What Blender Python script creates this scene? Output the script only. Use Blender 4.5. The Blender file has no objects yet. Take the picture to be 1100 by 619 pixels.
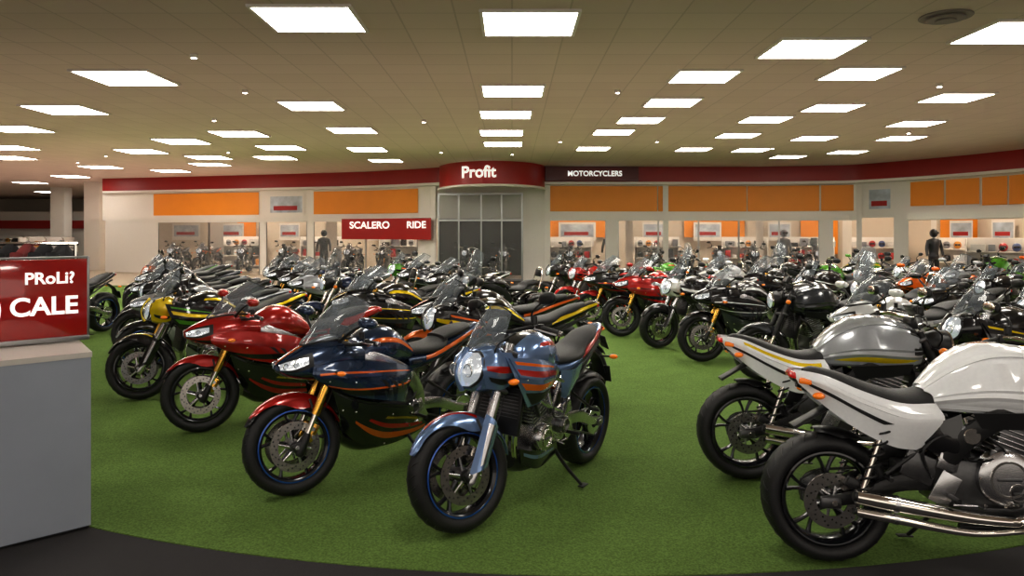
import bpy, bmesh, math, random
from mathutils import Vector, Matrix, Euler
random.seed(11)
V=Vector
pi=math.pi
COL=bpy.context.scene.collection

# ------------------------------------------------------------ materials
def mat(name,col,rough=.5,metal=0,coat=0,emit=0,alpha=1,noise=0,nscale=20,bump=0,bscale=200,ecol=None,spec=.5,sheen=0):
    m=bpy.data.materials.new(name); m.use_nodes=True
    nt=m.node_tree; b=nt.nodes['Principled BSDF']
    c=(col[0],col[1],col[2],1)
    b.inputs['Base Color'].default_value=c
    b.inputs['Roughness'].default_value=rough
    b.inputs['Metallic'].default_value=metal
    b.inputs['Coat Weight'].default_value=coat
    b.inputs['Coat Roughness'].default_value=.03
    b.inputs['Specular IOR Level'].default_value=spec
    b.inputs['Alpha'].default_value=alpha
    if emit:
        b.inputs['Emission Color'].default_value=(*(ecol or col),1)
        b.inputs['Emission Strength'].default_value=emit
    tc=nt.nodes.new('ShaderNodeTexCoord')
    if noise:
        n=nt.nodes.new('ShaderNodeTexNoise'); n.inputs['Scale'].default_value=nscale; n.inputs['Detail'].default_value=6
        nt.links.new(tc.outputs['Object'],n.inputs['Vector'])
        mx=nt.nodes.new('ShaderNodeMix'); mx.data_type='RGBA'
        mx.inputs[6].default_value=tuple(x*(1-noise) for x in c[:3])+(1,)
        mx.inputs[7].default_value=tuple(min(1,x*(1+noise)) for x in c[:3])+(1,)
        nt.links.new(n.outputs['Fac'],mx.inputs[0]); nt.links.new(mx.outputs[2],b.inputs['Base Color'])
    if bump:
        n=nt.nodes.new('ShaderNodeTexNoise'); n.inputs['Scale'].default_value=bscale; n.inputs['Detail'].default_value=3
        nt.links.new(tc.outputs['Object'],n.inputs['Vector'])
        bp=nt.nodes.new('ShaderNodeBump'); bp.inputs['Strength'].default_value=bump; bp.inputs['Distance'].default_value=.01
        nt.links.new(n.outputs['Fac'],bp.inputs['Height']); nt.links.new(bp.outputs['Normal'],b.inputs['Normal'])
    return m

_paint={}
def paint(col,metal=.25,rough=.25):
    k=(tuple(col),metal,rough)
    if k not in _paint: _paint[k]=mat('paint',col,rough,metal,coat=1,noise=.06,nscale=60)
    return _paint[k]
RED=(.45,.012,.008); BLACK=(.008,.008,.010); WHITE=(.80,.81,.82); YEL=(.88,.64,.01)
GRN=(.10,.35,.03); ORG=(.80,.15,.01); SIL=(.42,.44,.47); DGR=(.04,.045,.055); NAVY=(.015,.03,.09)
PL,TI,RIM,CHR,ALU,GOLD,SEAT,LAMP,GLASS,IND,TAIL,ENG,DISC,P1,P2,ACC,ACC2,RSTR,P3=range(19)
BM=[mat('black_plastic',(.010,.010,.011),.36,bump=.1,bscale=400),
    mat('tyre_rubber',(.010,.010,.011),.5,bump=.2,bscale=120),
    mat('wheel_alloy',(.015,.017,.023),.25,.5,coat=.6,noise=.1),
    mat('chrome',(.88,.85,.80),.09,1,noise=.05),
    mat('brushed_aluminium',(.60,.60,.62),.25,1,noise=.2,bump=.05),
    mat('fork_gold',(.85,.50,.10),.22,1,noise=.05),
    mat('seat_leather',(.014,.014,.015),.48,bump=.3,bscale=250),
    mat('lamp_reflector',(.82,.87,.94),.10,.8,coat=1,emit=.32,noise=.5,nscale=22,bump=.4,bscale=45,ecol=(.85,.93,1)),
    mat('windscreen_acrylic',(.25,.29,.33),.03,0,coat=1,alpha=.26,noise=.02),
    mat('indicator_lens',(.9,.22,.01),.2,0,coat=1,emit=.15,noise=.05),
    mat('tail_lens',(.6,.01,.01),.2,0,coat=1,emit=.1,noise=.05),
    mat('engine_metal',(.13,.13,.135),.33,.9,noise=.3,nscale=30,bump=.1),
    mat('brake_disc',(.48,.46,.44),.22,1,noise=.1,nscale=90)]

# ------------------------------------------------------------ mesh builder
def cr(pts,t):
    n=len(pts)
    if n==1: return pts[0]
    x=min(max(t,0),1)*(n-1); i=min(int(x),n-2); f=x-i
    p1=pts[i];p2=pts[i+1]
    if n==2: return tuple(a+(b-a)*f for a,b in zip(p1,p2))
    p0=pts[i-1] if i>0 else tuple(2*a-b for a,b in zip(p1,p2))
    p3=pts[i+2] if i+2<n else tuple(2*b-a for a,b in zip(p1,p2))
    return tuple(.5*((2*b)+(-a+c)*f+(2*a-5*b+4*c-d)*f*f+(-a+3*b-3*c+d)*f**3) for a,b,c,d in zip(p0,p1,p2,p3))
def sp(c,e): return math.copysign(abs(c)**(2/e),c)

class MB:
    def __init__(s): s.v=[];s.f=[];s.m=[];s.M=None
    def _add(s,vs,fs,mi,flip):
        b=len(s.v)
        for p in vs:
            p=V(p)
            if s.M: p=s.M@p
            s.v.append(p)
        for f in fs:
            f=tuple(i+b for i in f); s.f.append(f[::-1] if flip else f); s.m.append(mi)
    def add(s,vs,fs,mi,mirror=False):
        s._add(vs,fs,mi,False)
        if mirror: s._add([(p[0],-p[1],p[2]) for p in vs],fs,mi,True)
    def grid(s,rows,mi,closeu=False,closev=False,caps=False,mirror=False):
        nu=len(rows); nv=len(rows[0]); vs=[p for r in rows for p in r]; fs=[]
        for i in range(nu if closeu else nu-1):
            for j in range(nv if closev else nv-1):
                a=i*nv+j; b=i*nv+(j+1)%nv; c=((i+1)%nu)*nv+(j+1)%nv; d=((i+1)%nu)*nv+j
                fs.append((a,b,c,d))
        if caps: fs.append(tuple(range(nv))[::-1]); fs.append(tuple((nu-1)*nv+j for j in range(nv)))
        s.add(vs,fs,mi,mirror)
    def tube(s,path,r,mi,seg=10,n=0,up=None,fl=(1,1),e=2,mirror=False,closed=False):
        path=[tuple(p) for p in path]
        if n: path=[cr(path,i/(n-1)) for i in range(n)]
        P=[V(p) for p in path]; N=len(P)
        rr=r if isinstance(r,(list,tuple)) else [r]
        rads=[cr([(a,) for a in rr],i/(N-1))[0] if len(rr)!=N else rr[i] for i in range(N)]
        rows=[];side=None
        for i in range(N):
            a=P[(i-1)%N] if (closed or i>0) else P[0]; b=P[(i+1)%N] if (closed or i<N-1) else P[-1]
            t=(b-a).normalized()
            if up is not None:
                side=t.cross(V(up)).normalized()
            else:
                if side is None:
                    u=V((0,0,1)) if abs(t.z)<.9 else V((1,0,0)); side=t.cross(u).normalized()
                else: side=(side-t*side.dot(t)).normalized()
            w=side.cross(t).normalized()
            rows.append([P[i]+side*(rads[i]*fl[0]*sp(math.cos(k*2*pi/seg),e))+w*(rads[i]*fl[1]*sp(math.sin(k*2*pi/seg),e)) for k in range(seg)])
        s.grid(rows,mi,closeu=closed,closev=True,caps=not closed,mirror=mirror)
    def cyl(s,p0,p1,r,mi,seg=20,bev=.15,mirror=False,r1=None):
        p0=V(p0);p1=V(p1);r1=r1 or r; L=(p1-p0); b=min(bev*r,L.length*.3); d=L.normalized()
        s.tube([p0,p0+d*.0001+d*0,p0+d*b,p1-d*b,p1],[r-b,r-b,r,r1,r1-b],mi,seg,mirror=mirror)
    def revolve(s,prof,c,mi,seg=48,closed=True,mirror=False):
        rows=[]
        for i in range(seg):
            a=2*pi*i/seg
            rows.append([(c[0]+r*math.cos(a),c[1]+y,c[2]+r*math.sin(a)) for r,y in prof])
        s.grid(rows,mi,closeu=True,closev=closed,mirror=mirror)
    def box(s,c,size,mi,rot=(0,0,0),bev=.01,mirror=False,taper=1):
        bm=bmesh.new(); bmesh.ops.create_cube(bm,size=1)
        for v in bm.verts:
            k=taper if v.co.z>0 else 1
            v.co=V((v.co.x*size[0]*k,v.co.y*size[1]*k,v.co.z*size[2]))
        if bev: bmesh.ops.bevel(bm,geom=bm.edges[:],offset=min(bev,min(size)*.45),segments=2,profile=.5,affect='EDGES')
        R=Euler(rot).to_matrix()
        bm.verts.index_update()
        vs=[R@v.co+V(c) for v in bm.verts]; fs=[tuple(v.index for v in f.verts) for f in bm.faces]
        bm.free(); s.add(vs,fs,mi,mirror)
    def ell(s,c,r,mi,nu=14,nv=20,e=2,mirror=False):
        rows=[]
        for i in range(nu+1):
            a=-pi/2+pi*i/nu; ca=max(math.cos(a),.001)
            rows.append([(c[0]+r[0]*sp(ca,e)*sp(math.cos(2*pi*j/nv),e),c[1]+r[1]*sp(ca,e)*sp(math.sin(2*pi*j/nv),e),c[2]+r[2]*sp(math.sin(a),e)) for j in range(nv)])
        s.grid(rows,mi,closev=True,caps=True,mirror=mirror)
    def surf(s,S,ref,A,B,mi,nu=16,nv=8,off=0,th=.004,mirror=False):
        top=[];bot=[];h=.004
        for i in range(nu+1):
            rt=[];rb=[]
            for j in range(nv+1):
                a=cr(A,i/nu); b=cr(B,i/nu); f=j/nv
                u=a[0]+(b[0]-a[0])*f; v=a[1]+(b[1]-a[1])*f
                wr=S.__dict__.get('wrap')
                p=V(S(u,v)); du=V(S(min(u+h,1),v))-V(S(max(u-h,0),v)); dv=V(S(u,v+h if wr else min(v+h,1)))-V(S(u,v-h if wr else max(v-h,0)))
                n=du.cross(dv)
                n=n.normalized() if n.length>1e-9 else V((0,0,1))
                if n.dot(p-V(ref(p)))<0: n=-n
                rt.append(p+n*off); rb.append(p+n*(off-th))
            top.append(rt);bot.append(rb)
        nu1=nu+1;nv1=nv+1
        vs=[p for r in top for p in r]+[p for r in bot for p in r]; o=nu1*nv1; fs=[]
        for i in range(nu):
            for j in range(nv):
                a=i*nv1+j; q=(a,a+1,a+nv1+1,a+nv1); fs.append(q); fs.append(tuple(k+o for k in q[::-1]))
        for i in range(nu):
            a=i*nv1;b=a+nv1; fs.append((a,b,b+o,a+o)); a+=nv;b+=nv; fs.append((b,a,a+o,b+o))
        for j in range(nv):
            a=j;b=j+1; fs.append((b,a,a+o,b+o)); a+=nu*nv1;b+=nu*nv1; fs.append((a,b,b+o,a+o))
        s.add(vs,fs,mi,mirror)
    def bolts(s,S,pts,r=.007,mi=3):
        for u,v in pts:
            p=V(S(u,v)); 
            for sg in (-1,1):
                q=V((p.x,sg*p.y,p.z)); s.ell(q,(r,.005,r),mi,6,10)
    def patch(s,curves,mi,nu=20,nv=12,th=.006,mirror=True,ref=None):
        def S(u,v): return cr([cr(c,u) for c in curves],v)
        ref=ref or (lambda p:(p.x,0,p.z))
        s.surf(S,ref,[(0,0),(1,0)],[(0,1),(1,1)],mi,nu,nv,0,th,mirror)
        return S,ref
    def loft(s,st,mi,n=24,seg=32,e=2.4,mirror=False,yc=0):
        def S(u,v):
            x,wb,wt,z0,z1=cr(st,u); a=2*pi*v; si=sp(math.sin(a),e); co=sp(math.cos(a),e)
            w=wb+(wt-wb)*(si*.5+.5); return (x,yc+w*co,(z0+z1)/2+(z1-z0)/2*si)
        S.wrap=True
        rows=[[S(i/(n-1),j/seg) for j in range(seg)] for i in range(n)]
        s.grid(rows,mi,closev=True,caps=True,mirror=mirror)
        def ref(p):
            us=min(range(41),key=lambda k:abs(cr(st,k/40)[0]-p.x)); q=cr(st,us/40); return (p.x-.0,yc,(q[3]+q[4])/2)
        return S,ref
    def mesh(s,name,mats,angle=38):
        me=bpy.data.meshes.new(name); me.from_pydata([tuple(p) for p in s.v],[],s.f); 
        for m in mats: me.materials.append(m)
        me.polygons.foreach_set('material_index',s.m)
        bm=bmesh.new(); bm.from_mesh(me); bmesh.ops.recalc_face_normals(bm,faces=bm.faces[:]); bm.to_mesh(me); bm.free()
        me.polygons.foreach_set('use_smooth',[True]*len(me.polygons))
        me.set_sharp_from_angle(angle=math.radians(angle)); me.update()
        return me
    def obj(s,name,mats,loc=(0,0,0),rot=(0,0,0),angle=38):
        o=bpy.data.objects.new(name,s.mesh(name,mats,angle)); COL.objects.link(o); o.location=loc; o.rotation_euler=rot; return o

# ------------------------------------------------------------ motorcycle parts
def wheel(mb,cx,cz,R,tw,rear=False,spokes=5,fat=False):
    c=(cx,0,cz); hw=tw/2
    rc=R-.046
    prof=[(rc+.046*sp(math.sin(a),2.2),hw*sp(math.cos(a),2.3)) for a in [2*pi*k/20 for k in range(20)]]
    mb.revolve(prof,c,TI,seg=72)
    for k in range(30):
        a=2*pi*k/30
        for sg in (-1,1):
            pts=[]
            for q in range(4):
                f=q/3; yy=sg*hw*(.12+.62*f); rr=rc+.046*sp(math.sin(math.acos(min(.999,(.12+.62*f)**1.15))),2.2)+.0006
                aa=a+.10*f+(0.1 if sg>0 else 0); pts.append((cx+rr*math.cos(aa),yy,cz+rr*math.sin(aa)))
            mb.tube(pts,.0022,PL,4)
    r0=R-.088; w=hw*.82
    prof=[(r0+.006,-w),(r0-.006,-w*.96),(r0-.020,-w*.7),(r0-.024,0),(r0-.020,w*.7),(r0-.006,w*.96),(r0+.006,w),(r0+.004,w*.9),(r0+.002,-w*.9)]
    mb.revolve(prof,c,RIM,seg=60)
    for sg in (-1,1):
        mb.revolve([(r0+.0065,sg*w),(r0-.002,sg*(w+.0015)),(r0-.0025,sg*w*.98)],c,RSTR,seg=60)
    mb.revolve([(.012,-.075),(.034,-.075),(.04,-.05),(.042,.05),(.034,.075),(.012,.075)],c,ENG,seg=24)
    for k in range(spokes):
        a=2*pi*k/spokes+.3
        for da in (-.16,.16):
            p=[(.035,a),(.10,a+da*.3),(.16,a+da*.8),(r0-.016,a+da*1.35)]
            pts=[(cx+r*math.cos(q),0,cz+r*math.sin(q)) for r,q in p]
            mb.tube(pts,[.013,.010,.009,.012],RIM,8,n=8,up=(0,1,0),fl=(1,1.6),e=3)
def disc(mb,c,ro,ri,y):
    cc=(c[0],y,c[2]); 
    mb.revolve([(ri,-.0025),(ro,-.0025),(ro,.0025),(ri,.0025)],cc,DISC,seg=56)
    for k in range(36):
        a=2*pi*k/36; r=ri+(ro-ri)*(.25+.5*((k%3)/2)); p=V((c[0]+r*math.cos(a),y,c[2]+r*math.sin(a)))
        mb.cyl(p+V((0,-.0031,0)),p+V((0,.0031,0)),.0055,PL,6,bev=.05)
    for k in range(6):
        a=2*pi*k/6
        mb.tube([(c[0]+.03*math.cos(a),y,c[2]+.03*math.sin(a)),(c[0]+(ri+.004)*math.cos(a+.25),y,c[2]+(ri+.004)*math.sin(a+.25))],[.01,.006],ALU,6,up=(0,1,0),fl=(1,.4))
def fender(mb,cx,cz,a0,a1,r,w,mi,side=.05,peak=.5):
    def S(u,v):
        a=math.radians(a0+(a1-a0)*u); vv=v*2-1; tp=1-.55*abs(2*u-1)**3
        dp=.018+side*math.exp(-((u-peak)/.22)**2)
        rr=r-dp*abs(vv)**2.6
        return (cx+rr*math.cos(a),w*vv*tp*(1-.1*abs(vv)**4),cz+rr*math.sin(a))
    mb.surf(S,lambda p:(cx,0,cz),[(0,0),(1,0)],[(0,1),(1,1)],mi,28,14,0,.004)
    return S,(lambda p:(cx,0,cz))

FA=V((.73,0,.31)); FD=V((-.423,0,.906))
def steerM(a):
    P0=V((.35,0,.985)); return Matrix.Translation(P0)@Matrix.Rotation(math.radians(a),4,FD)@Matrix.Translation(-P0)
def front_end(mb,steer,style,forkmat=GOLD,fendmat=P1):
    mb.M=steerM(steer)
    wheel(mb,FA.x,FA.z,.31,.125)
    for sg in (-1,1): disc(mb,FA,.158,.108,sg*.068)
    off=V((-.03,0,-.012))
    for sg in (-1,1):
        b=FA+off+V((0,sg*.102,0)); 
        mb.cyl(b-FD*.02,b+FD*.30,.019,CHR,16)
        mb.tube([b+FD*.22,b+FD*.24,b+FD*.40,b+FD*.70,b+FD*.76],[.028,.030,.030,.028,.026],forkmat,18)
        mb.tube([b-FD*.05,b-FD*.03,b+FD*.06,b+FD*.10],[.022,.032,.028,.022],ALU if style=='naked' else PL,14)
        mb.box(FA+V((0,sg*.1,0))+V((-.01,0,0)),(.075,.035,.06),PL,(0,.44,0),.012)
        cp=FA+V((-.105,sg*.088,.075)); mb.box(cp,(.05,.042,.12),GOLD if style=='sport' else PL,(0,-.55,0),.012)
        mb.cyl(cp+V((0,sg*.02,.025)),cp+V((0,sg*.026,.025)),.014,ALU,12); mb.cyl(cp+V((0,sg*.02,-.025)),cp+V((0,sg*.026,-.025)),.014,ALU,12)
        mb.tube([cp+V((-.01,0,.05)),b+FD*.3+V((-.05,sg*.01,0)),b+FD*.6+V((-.05,0,0))],.004,PL,6,n=12)
        mb.tube([b+FD*.22,FA+V((-.10,sg*.075,.29))],.008,PL,6)
    if style=='naked':
        G=[[(b0.x+.045,.115,b0.z) for b0 in [FA+off+FD*k for k in (.36,.26,.14,.02)]],
           [(b0.x+.0,.150,b0.z-.01) for b0 in [FA+off+FD*k for k in (.33,.26,.14,.05)]],
           [(b0.x-.05,.120,b0.z-.03) for b0 in [FA+off+FD*k for k in (.30,.24,.14,.08)]]]
        Sg,rg=mb.patch(G,fendmat,14,8); mb.surf(Sg,rg,[(.15,.25),(.5,.3),(.9,.4)],[(.15,.6),(.5,.6),(.85,.6)],ALU,10,3,.002,.003,True)
    mb.cyl(FA+V((0,-.125,0)),FA+V((0,.125,0)),.014,ALU,16)
    Sf,rf=fender(mb,FA.x,FA.z,38,172 if style!='sport' else 160,.337,.082,fendmat,side=.085,peak=.5)
    if style=='naked':
        mb.surf(Sf,rf,[(.12,.44),(.3,.34),(.55,.20)],[(.12,.49),(.3,.42),(.55,.28)],ACC,14,4,.0015,.003)
        mb.surf(Sf,rf,[(.12,.51),(.3,.58),(.55,.72)],[(.12,.56),(.3,.66),(.55,.80)],ACC2,14,4,.0015,.003)
    fender(mb,FA.x,FA.z,28,58,.333,.05,P2 if style=='sport' else fendmat,side=.0)
    for z in (.48,.70):
        q=FA+off+FD*z; mb.box(q+V((-.02,0,0)),(.075,.27,.03),ENG,(0,-.43,0),.012)
    mb.cyl(FA+off+FD*.44+V((-.045,0,0)),FA+off+FD*.74+V((-.045,0,0)),.03,ENG,16)
    if style=='sport':
        for sg in (-1,1):
            a=FA+off+FD*.68+V((0,sg*.1,0)); e=V((.26,sg*.34,.925))
            mb.tube([a,a+V((-.02,sg*.05,.01)),e],.011,PL,8)
            grip(mb,V((.30,sg*.23,.94)),e,sg)
    else:
        h={'naked':.0,'roadster':.02,'cruiser':.06}[style]
        pts=[(.25,.39,1.03+h),(.30,.26,1.075+h),(.37,.12,1.06+h),(.375,0,1.055+h),(.37,-.12,1.06+h),(.30,-.26,1.075+h),(.25,-.39,1.03+h)]
        mb.tube(pts,.0125,PL if style=='naked' else CHR,10,n=28)
        mb.box((.375,0,1.03+h/2),(.05,.12,.06+h),PL)
        for sg in (-1,1):
            grip(mb,V((.295,sg*.265,1.073+h)),V((.25,sg*.395,1.03+h)),sg)
            m=V((.31,sg*.24,1.08+h)); q=V((.30,sg*.35,1.22+h))
            mb.tube([m,m+V((.02,sg*.03,.08)),q],.006,PL,6,n=8)
            mb.ell(q+V((-.005,sg*.02,.01)),(.022,.07,.036),PL,e=2.6); mb.ell(q+V((-.024,sg*.02,.01)),(.006,.062,.030),CHR,8,16,e=2.6)
        mb.box((.40,0,1.10+h),(.05,.15,.09),PL,(0,-.6,0),.02); mb.box((.372,0,1.118+h),(.02,.12,.06),ENG,(0,-.6,0),.008)
        mb.tube([(.37,.15,1.05),(.50,.13,.98),(.46,.05,.82),(.36,.03,.72)],.006,PL,6,n=14); mb.tube([(.37,-.15,1.05),(.52,-.12,.96),(.45,-.06,.80),(.34,-.04,.7)],.006,PL,6,n=14)
    mb.M=None
def grip(mb,a,b,sg):
    d=(b-a).normalized(); mb.cyl(a+d*.03,b,.0175,SEAT,12); mb.cyl(b,b+d*.02,.016,ALU,12)
    mb.box(a+d*.02,(.035,.04,.045),PL,bev=.01)
    f=V((.045,0,0)); mb.tube([a+f*.4,a+f+d*.02,a+f+d*.10,b+f*.9+d*.02],[.006,.006,.0055,.007],ALU if sg>0 else PL,6)
    mb.cyl(a+V((.02,0,.02)),a+V((.02,0,.065)),.018,PL,12)

def rear_end(mb,style):
    RA=V((-.73,0,.315))
    wheel(mb,RA.x,RA.z,.315,.185,rear=True)
    disc(mb,RA,.12 if style!='roadster' else .135,.075,-.10)
    mb.revolve([(.05,-.004),(.10,-.004),(.104,.0),(.10,.004),(.05,.004)],(RA.x,.10,RA.z),ALU,seg=40)
    mb.tube([(RA.x,.10,RA.z+.102),(-.2,.10,.45),(-.15,.10,.42),(-.2,.10,.385),(RA.x,.10,RA.z-.102),(RA.x-.09,.10,RA.z-.05),(RA.x-.09,.1,RA.z+.05)],.007,ENG,6,up=(0,1,0),fl=(1,.9),closed=True)
    for sg in (-1,1):
        mb.tube([(-.22,sg*.11,.43),(-.42,sg*.125,.42),(-.60,sg*.125,.35),(-.79,sg*.125,.315)],[.045,.042,.032,.026],ALU if style in('sport','naked') else PL,12,n=14,up=(0,1,0),fl=(1,.45),e=4)
        mb.box((-.745,sg*.128,.315),(.10,.03,.055),ENG,bev=.01)
    mb.cyl(RA+V((0,-.15,0)),RA+V((0,.15,0)),.013,CHR,12)
    mb.box((-.62,-.112,.40),(.10,.04,.055),PL,(0,.5,0),.012)
    mb.box((-.32,0,.45),(.12,.2,.08),ENG)
    hel=[(-.27+.04*k/90+.036*math.cos(k*.55),.036*math.sin(k*.55),.44+.24*k/90) for k in range(91)]
    mb.tube(hel,.006,ACC if style=='naked' else CHR,6); mb.cyl((-.27,0,.40),(-.225,0,.74),.02,ALU,12)
    if style=='cruiser': fender(mb,RA.x,RA.z,20,160,.36,.115,P1,side=.07)
    elif style=='roadster': fender(mb,RA.x,RA.z,60,100,.345,.085,PL,side=.02)
    else: fender(mb,RA.x,RA.z,62,150,.345,.09,PL,side=.03)
    o=.14 if style=='roadster' else 0
    mb.tube([(-.78+o,0,.80),(-.92+o,0,.72),(-1.0+o*.8,0,.60+o*.4)],[.05,.045,.05],PL,10,n=10,up=(0,1,0),fl=(.25,1),e=4)
    if style!='roadster':
        mb.box((-1.01,0,.60),(.008,.17,.13),PL,(0,.35,0),.003); mb.box((-1.016,0,.60),(.004,.15,.11),ALU,(0,.35,0),.002)
    for sg in (-1,1):
        mb.tube([(-.92+o,sg*.03,.74+o*.6),(-.93+o,sg*.11,.745+o*.6)],.007,PL,6); mb.ell((-.935+o,sg*.135,.747+o*.6),(.03,.032,.017),IND,10,14)
    for sg in (-1,1):
        mb.box((-.22,sg*.15,.40),(.10,.012,.16),ALU,(0,.5,0),.005)
        mb.cyl((-.20,sg*.15,.37),(-.20,sg*.25,.37),.012,PL,10); mb.tube([(-.19,sg*.165,.33),(-.08,sg*.17,.33),(-.07,sg*.21,.33)],.006,ALU,6)
        mb.tube([(-.30,sg*.13,.60),(-.50,sg*.17,.47)],.011,PL,8); mb.cyl((-.50,sg*.165,.46),(-.50,sg*.24,.46),.012,PL,10)
    mb.tube([(-.10,.12,.28),(-.16,.18,.16),(-.22,.27,.042)],[.013,.011,.01],PL,8,n=8); mb.box((-.235,.275,.036),(.08,.04,.008),PL,bev=.003)
def engine(mb,style):
    C=ALU if style in('naked',) else ENG
    mb.box((-.04,0,.42),(.40,.27,.24),C,bev=.035); mb.box((.03,0,.27),(.30,.20,.12),ENG,bev=.03,taper=1.15)
    mb.box((.14,0,.63),(.20,.27,.24),ENG,(0,.35,0),.02); mb.box((.185,0,.755),(.20,.26,.07),ALU if style=='naked' else PL,(0,.35,0),.02)
    for k in range(9):
        z=.53+.022*k; mb.box((.105+.008*k,0,z),(.235,.305,.006),ALU if style!='sport' else ENG,(0,.35,0),.002)
    for sg,x,z,r in ((-1,-.10,.43,.085),(-1,.10,.40,.06),(1,.10,.40,.08),(1,-.14,.43,.055)):
        if style=='roadster' and sg==-1 and r>.08: x,z,r=(.06,.46,.125)
        mb.tube([(x,sg*.12,z),(x,sg*.165,z),(x,sg*.178,z),(x,sg*.183,z)],[r*1.08,r*1.05,r*.92,r*.6],ALU if r>.07 else ENG,28)
        mb.revolve([(r*.62,-.004),(r*.70,-.004),(r*.70,.006),(r*.62,.006)],(x,sg*.183,z),CHR,seg=28)
        mb.box((x,sg*.186,z),(r*.9,.006,r*.12),ENG,bev=.003)
        for q in range(8):
            a=2*pi*q/8; mb.cyl((x+r*.98*math.cos(a),sg*.16,z+r*.98*math.sin(a)),(x+r*.98*math.cos(a),sg*.176,z+r*.98*math.sin(a)),.007,CHR,6)
    for sg in (-1,1):
        mb.box((-.20,sg*.145,.53),(.10,.03,.09),ALU,(0,.3,0),.012); mb.box((.02,sg*.15,.56),(.07,.02,.05),ENG,(0,.3,0),.008)
        for q in range(3): mb.cyl((-.12+.09*q,sg*.137,.325),(-.12+.09*q,sg*.145,.325),.009,CHR,8)
    mb.box((-.16,0,.56),(.16,.18,.12),PL,bev=.02)
    for k in range(4):
        y=-.105+.07*k
        mb.tube([(.22,y,.66),(.31,y,.60),(.345,y*.9,.45),(.28,y*.7,.27),(.12,y*.5,.205),(-.08,-.03+y*.25,.20)],.019,CHR if style!='sport' else ALU,10,n=24)
    mb.box((.365,0,.60),(.035,.30,.27),PL,(0,-.2,0),.008)
    for k in range(12): mb.box((.386,0,.49+.02*k),(.006,.27,.004),ENG,(0,-.2,0),0)
    mb.tube([(.34,.13,.70),(.28,.17,.66),(.18,.16,.55)],.014,PL,8,n=10); mb.tube([(.34,-.13,.52),(.26,-.17,.47),(.14,-.15,.38)],.014,PL,8,n=10)
    mb.tube([(-.05,.15,.62),(.02,.17,.52),(-.12,.17,.50),(-.2,.15,.6)],.006,PL,6,n=14); mb.tube([(-.02,-.15,.66),(.05,-.17,.58),(-.10,-.17,.54),(-.2,-.15,.62)],.006,PL,6,n=14)
def frame(mb,style):
    if style=='naked':
        for sg in (-1,1):
            A=[(.33,sg*.05,.92),(.10,sg*.14,.80),(-.20,sg*.135,.68)]; B=[(.31,sg*.05,.80),(.12,sg*.145,.62),(-.20,sg*.135,.48)]
            mb.tube(A,.016,ALU,8,n=10); mb.tube(B,.016,ALU,8,n=10)
            for a,b in ((.15,.4),(.45,.4),(.5,.7),(.85,.7),(.98,.98)): mb.tube([cr(A,a),cr(B,b)],.011,ALU,8)
            mb.box((-.22,sg*.13,.53),(.07,.03,.26),ENG,(0,-.15,0),.012)
    else:
        for sg in (-1,1):
            mb.tube([(.35,sg*.05,.88),(.16,sg*.15,.80),(-.08,sg*.165,.68),(-.22,sg*.14,.50),(-.22,sg*.13,.38)],[.045,.055,.05,.045,.035],ALU if style=='sport' else PL,12,n=18,up=(0,1,0),fl=(1,.35),e=4)
    for sg in (-1,1):
        mb.tube([(-.18,sg*.10,.74),(-.5,sg*.10,.76),(-.85,sg*.05,.86)],.013,PL,8,n=10); mb.tube([(-.2,sg*.12,.56),(-.45,sg*.11,.70),(-.7,sg*.07,.80)],.012,PL,8,n=10)
def muffler(mb,style):
    if style in('roadster','cruiser'):
        for dz,k in ((0,1),(-.07,.62)):
            mb.tube([(.22,-.12,.24+dz*.3),(.08,-.19,.265+dz*.6),(-.15,-.215,.29+dz),(-.48,-.225,.345+dz),(-.66,-.225,.375+dz)],[.02*k,.022*k,.028*k,.036*k,.032*k],CHR,18,n=26)
            mb.cyl((-.645,-.225,.372+dz),(-.672,-.225,.377+dz),.022*k,PL,14)
            mb.tube([(-.47,-.225,.343+dz),(-.49,-.225,.3465+dz)],.040*k,ALU,18)
        mb.tube([(.30,-.10,.60),(.36,-.14,.48),(.28,-.19,.32),(.08,-.215,.275)],.025,CHR,12,n=20)
    else:
        mb.tube([(-.06,-.03,.20),(-.22,-.12,.23),(-.34,-.17,.30)],.026,ALU,12,n=12)
        mb.tube([(-.32,-.165,.29),(-.36,-.175,.31),(-.60,-.20,.43),(-.80,-.205,.52),(-.83,-.205,.535)],[.03,.052,.058,.052,.040],CHR if style=='naked' else ENG,20,n=16,up=(0,1,0),fl=(1.15,.85))
        mb.cyl((-.82,-.205,.53),(-.845,-.205,.542),.028,PL,14)
        mb.tube([(-.60,-.2,.43),(-.615,-.2,.437)],[.062,.062],PL,20,up=(0,1,0),fl=(1.15,.85))
def row(a,b,c): return [(a[0],-a[1],a[2]),(b[0],-b[1],b[2]),c,(b[0],b[1],b[2]),a]

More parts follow.
